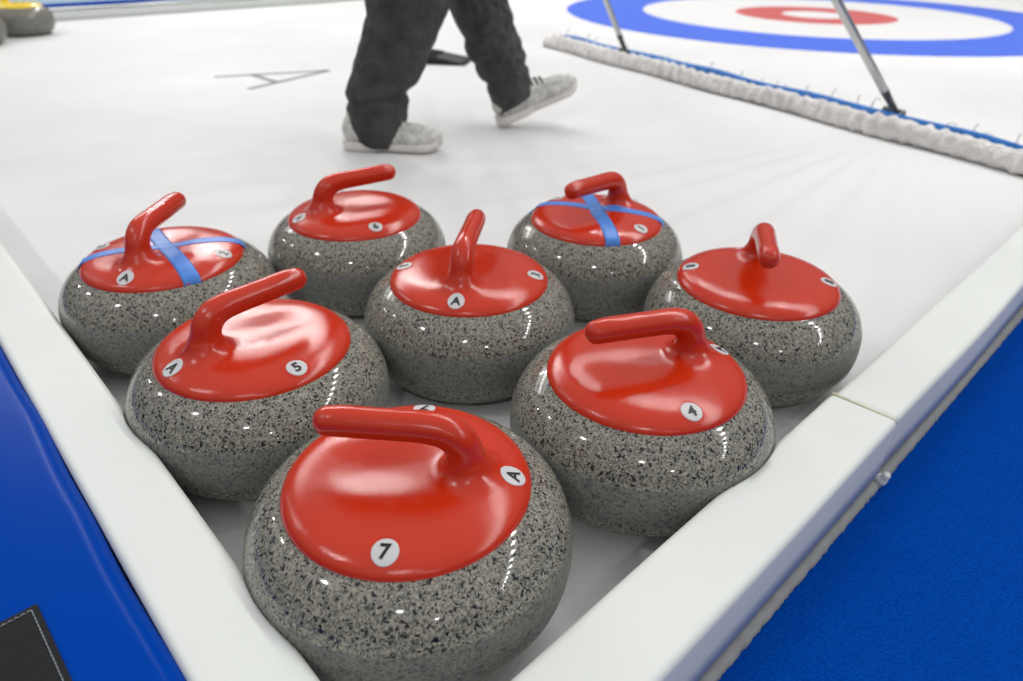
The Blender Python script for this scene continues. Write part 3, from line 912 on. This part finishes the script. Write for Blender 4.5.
wr = 0.0040 * vnoise(X, Y, Z, 17, 3) + 0.0022 * vnoise(X, Y, Z * 1.3, 42, 9)
def fold(zc, slope, xc, amp, wd):      # a pressed-in horizontal crease
    return amp * np.exp(-((Z - (zc + slope * (X - (xc - PO.x)))) / wd) ** 2)
nearleg = (Y < 2.06 - PO.y)
cr_ = np.where(nearleg, fold(0.285, 0.05, -0.33, 0.003, 0.012) + fold(0.140, 0.16, -0.36, 0.011, 0.010) + fold(0.325, -0.2, -0.3, 0.003, 0.012) + fold(0.20, 0.5, -0.33, 0.005, 0.010), fold(0.145, 0.5, -0.05, 0.008, 0.011) + fold(0.20, 0.35, -0.07, 0.006, 0.012) + fold(0.27, 0.3, -0.09, 0.005, 0.011))
f.F = (f.F + wr + cr_).astype(np.float32)
cutN = (0.010 + 0.30 * np.maximum(0, (-0.385 - PO.x) - X) + 0.10 * np.maximum(0, X - (-0.34 - PO.x))) - Z
cutF = (0.036 + 0.60 * np.maximum(0, X - (-0.055 - PO.x))) - Z
f.F = np.maximum(f.F, np.where(nearleg, cutN, cutF)).astype(np.float32)
f.F = np.maximum(f.F, (Z - 0.985) + 0 * X + 0 * Y).astype(np.float32)
tr = f.build('trousers', M['trouser'], person); tr['label'] = 'baggy black trousers'
# shoes, modelled flat and then posed
def shoe(loc, pitch, yaw):
    L = 0.275
    f = Field((-0.03, -0.07, -0.03), (0.31, 0.07, 0.15), 0.0042)
    f.chain([(0.035, 0, 0.052, 0.036), (0.085, 0, 0.050, 0.036), (0.150, 0, 0.040, 0.036), (0.210, 0, 0.034, 0.036), (0.245, 0, 0.030, 0.030)], 0.012, (1, 1.12, 1))
    f.chain([(0.040, 0, 0.060, 0.033), (0.050, 0, 0.092, 0.036)], 0.015)
    f.chain([(0.085, 0, 0.080, 0.026), (0.150, 0, 0.058, 0.022)], 0.018)
    X, Y, Z = f.axes()
    f.F = np.maximum(f.F, (0.018 - Z) + 0 * X + 0 * Y)
    # open collar
    hole = np.sqrt(((X - 0.048) / 1.0) ** 2 + Y ** 2) - 0.026
    f.F = np.maximum(f.F, -np.maximum(hole + 0 * Z, 0.070 - Z + 0 * X)).astype(np.float32)
    f.F = np.maximum(f.F, (Z - 0.108 + 0.1 * (X - 0.05)) + 0 * Y).astype(np.float32)
    up = f.build('shoe', M['shoe'], person); up['label'] = 'pale grey sneaker'
    # sole with a heel block
    mb = MB(); rows = []
    def outline(x):
        u = min(max(x / L, 0), 1)
        w = 0.036 + 0.010 * math.sin(max(0, u - 0.35) * 3.1) - 0.004 * math.exp(-((u - 0.45) / 0.12) ** 2)
        endr = math.sqrt(max(0, 1 - ((0.10 - u) / 0.10) ** 2)) if u < 0.10 else (math.sqrt(max(0, 1 - ((u - 0.84) / 0.16) ** 2)) if u > 0.84 else 1)
        return max(w * endr, 0.002)
    n = 44
    for i in range(n + 1):
        x = L * i / n - 0.004; w = outline(L * i / n); u = i / n
        zb = 0.0 if u < 0.36 else (0.004 * min(1, (u - 0.36) / 0.06) if u < 0.8 else 0.004 + 0.014 * ((u - 0.8) / 0.2) ** 2)
        zt = 0.024 + 0.008 * max(0, 0.35 - u) + (0.010 * ((u - 0.8) / 0.2) ** 2 if u > 0.8 else 0)
        rows.append([(x, -w * 0.95, zb), (x, w * 0.95, zb), (x, w * 1.04, zb + 0.006), (x, w * 1.04, zt - 0.003), (x, w, zt), (x, -w, zt), (x, -w * 1.04, zt - 0.003), (x, -w * 1.04, zb + 0.006)])
    mb.grid(rows[::-1], closed=True, cap=True)
    so = mb.build('sole', M['sole'], up)
    mb = MB()
    for k in range(5):
        x = 0.100 + 0.016 * k; zt = 0.108 - 0.32 * (x - 0.085)
        mb.tube([(x, -0.026, zt - 0.016), (x + 0.003, -0.012, zt - 0.002), (x + 0.004, 0, zt + 0.001), (x + 0.003, 0.012, zt - 0.002), (x, 0.026, zt - 0.016)], 0.0028, 8)
    mb.build('laces', M['lace'], up)
    mat = Matrix.Translation(Vector(loc) - PO) @ Matrix.Rotation(yaw, 4, 'Z') @ Matrix.Rotation(-pitch, 4, 'Y')
    up.matrix_local = mat
    return up
shoe((-0.470, 1.932, 0.001), 0.0, math.radians(-3))
shoe((-0.050, 2.188, 0.006), math.radians(20), math.radians(18))
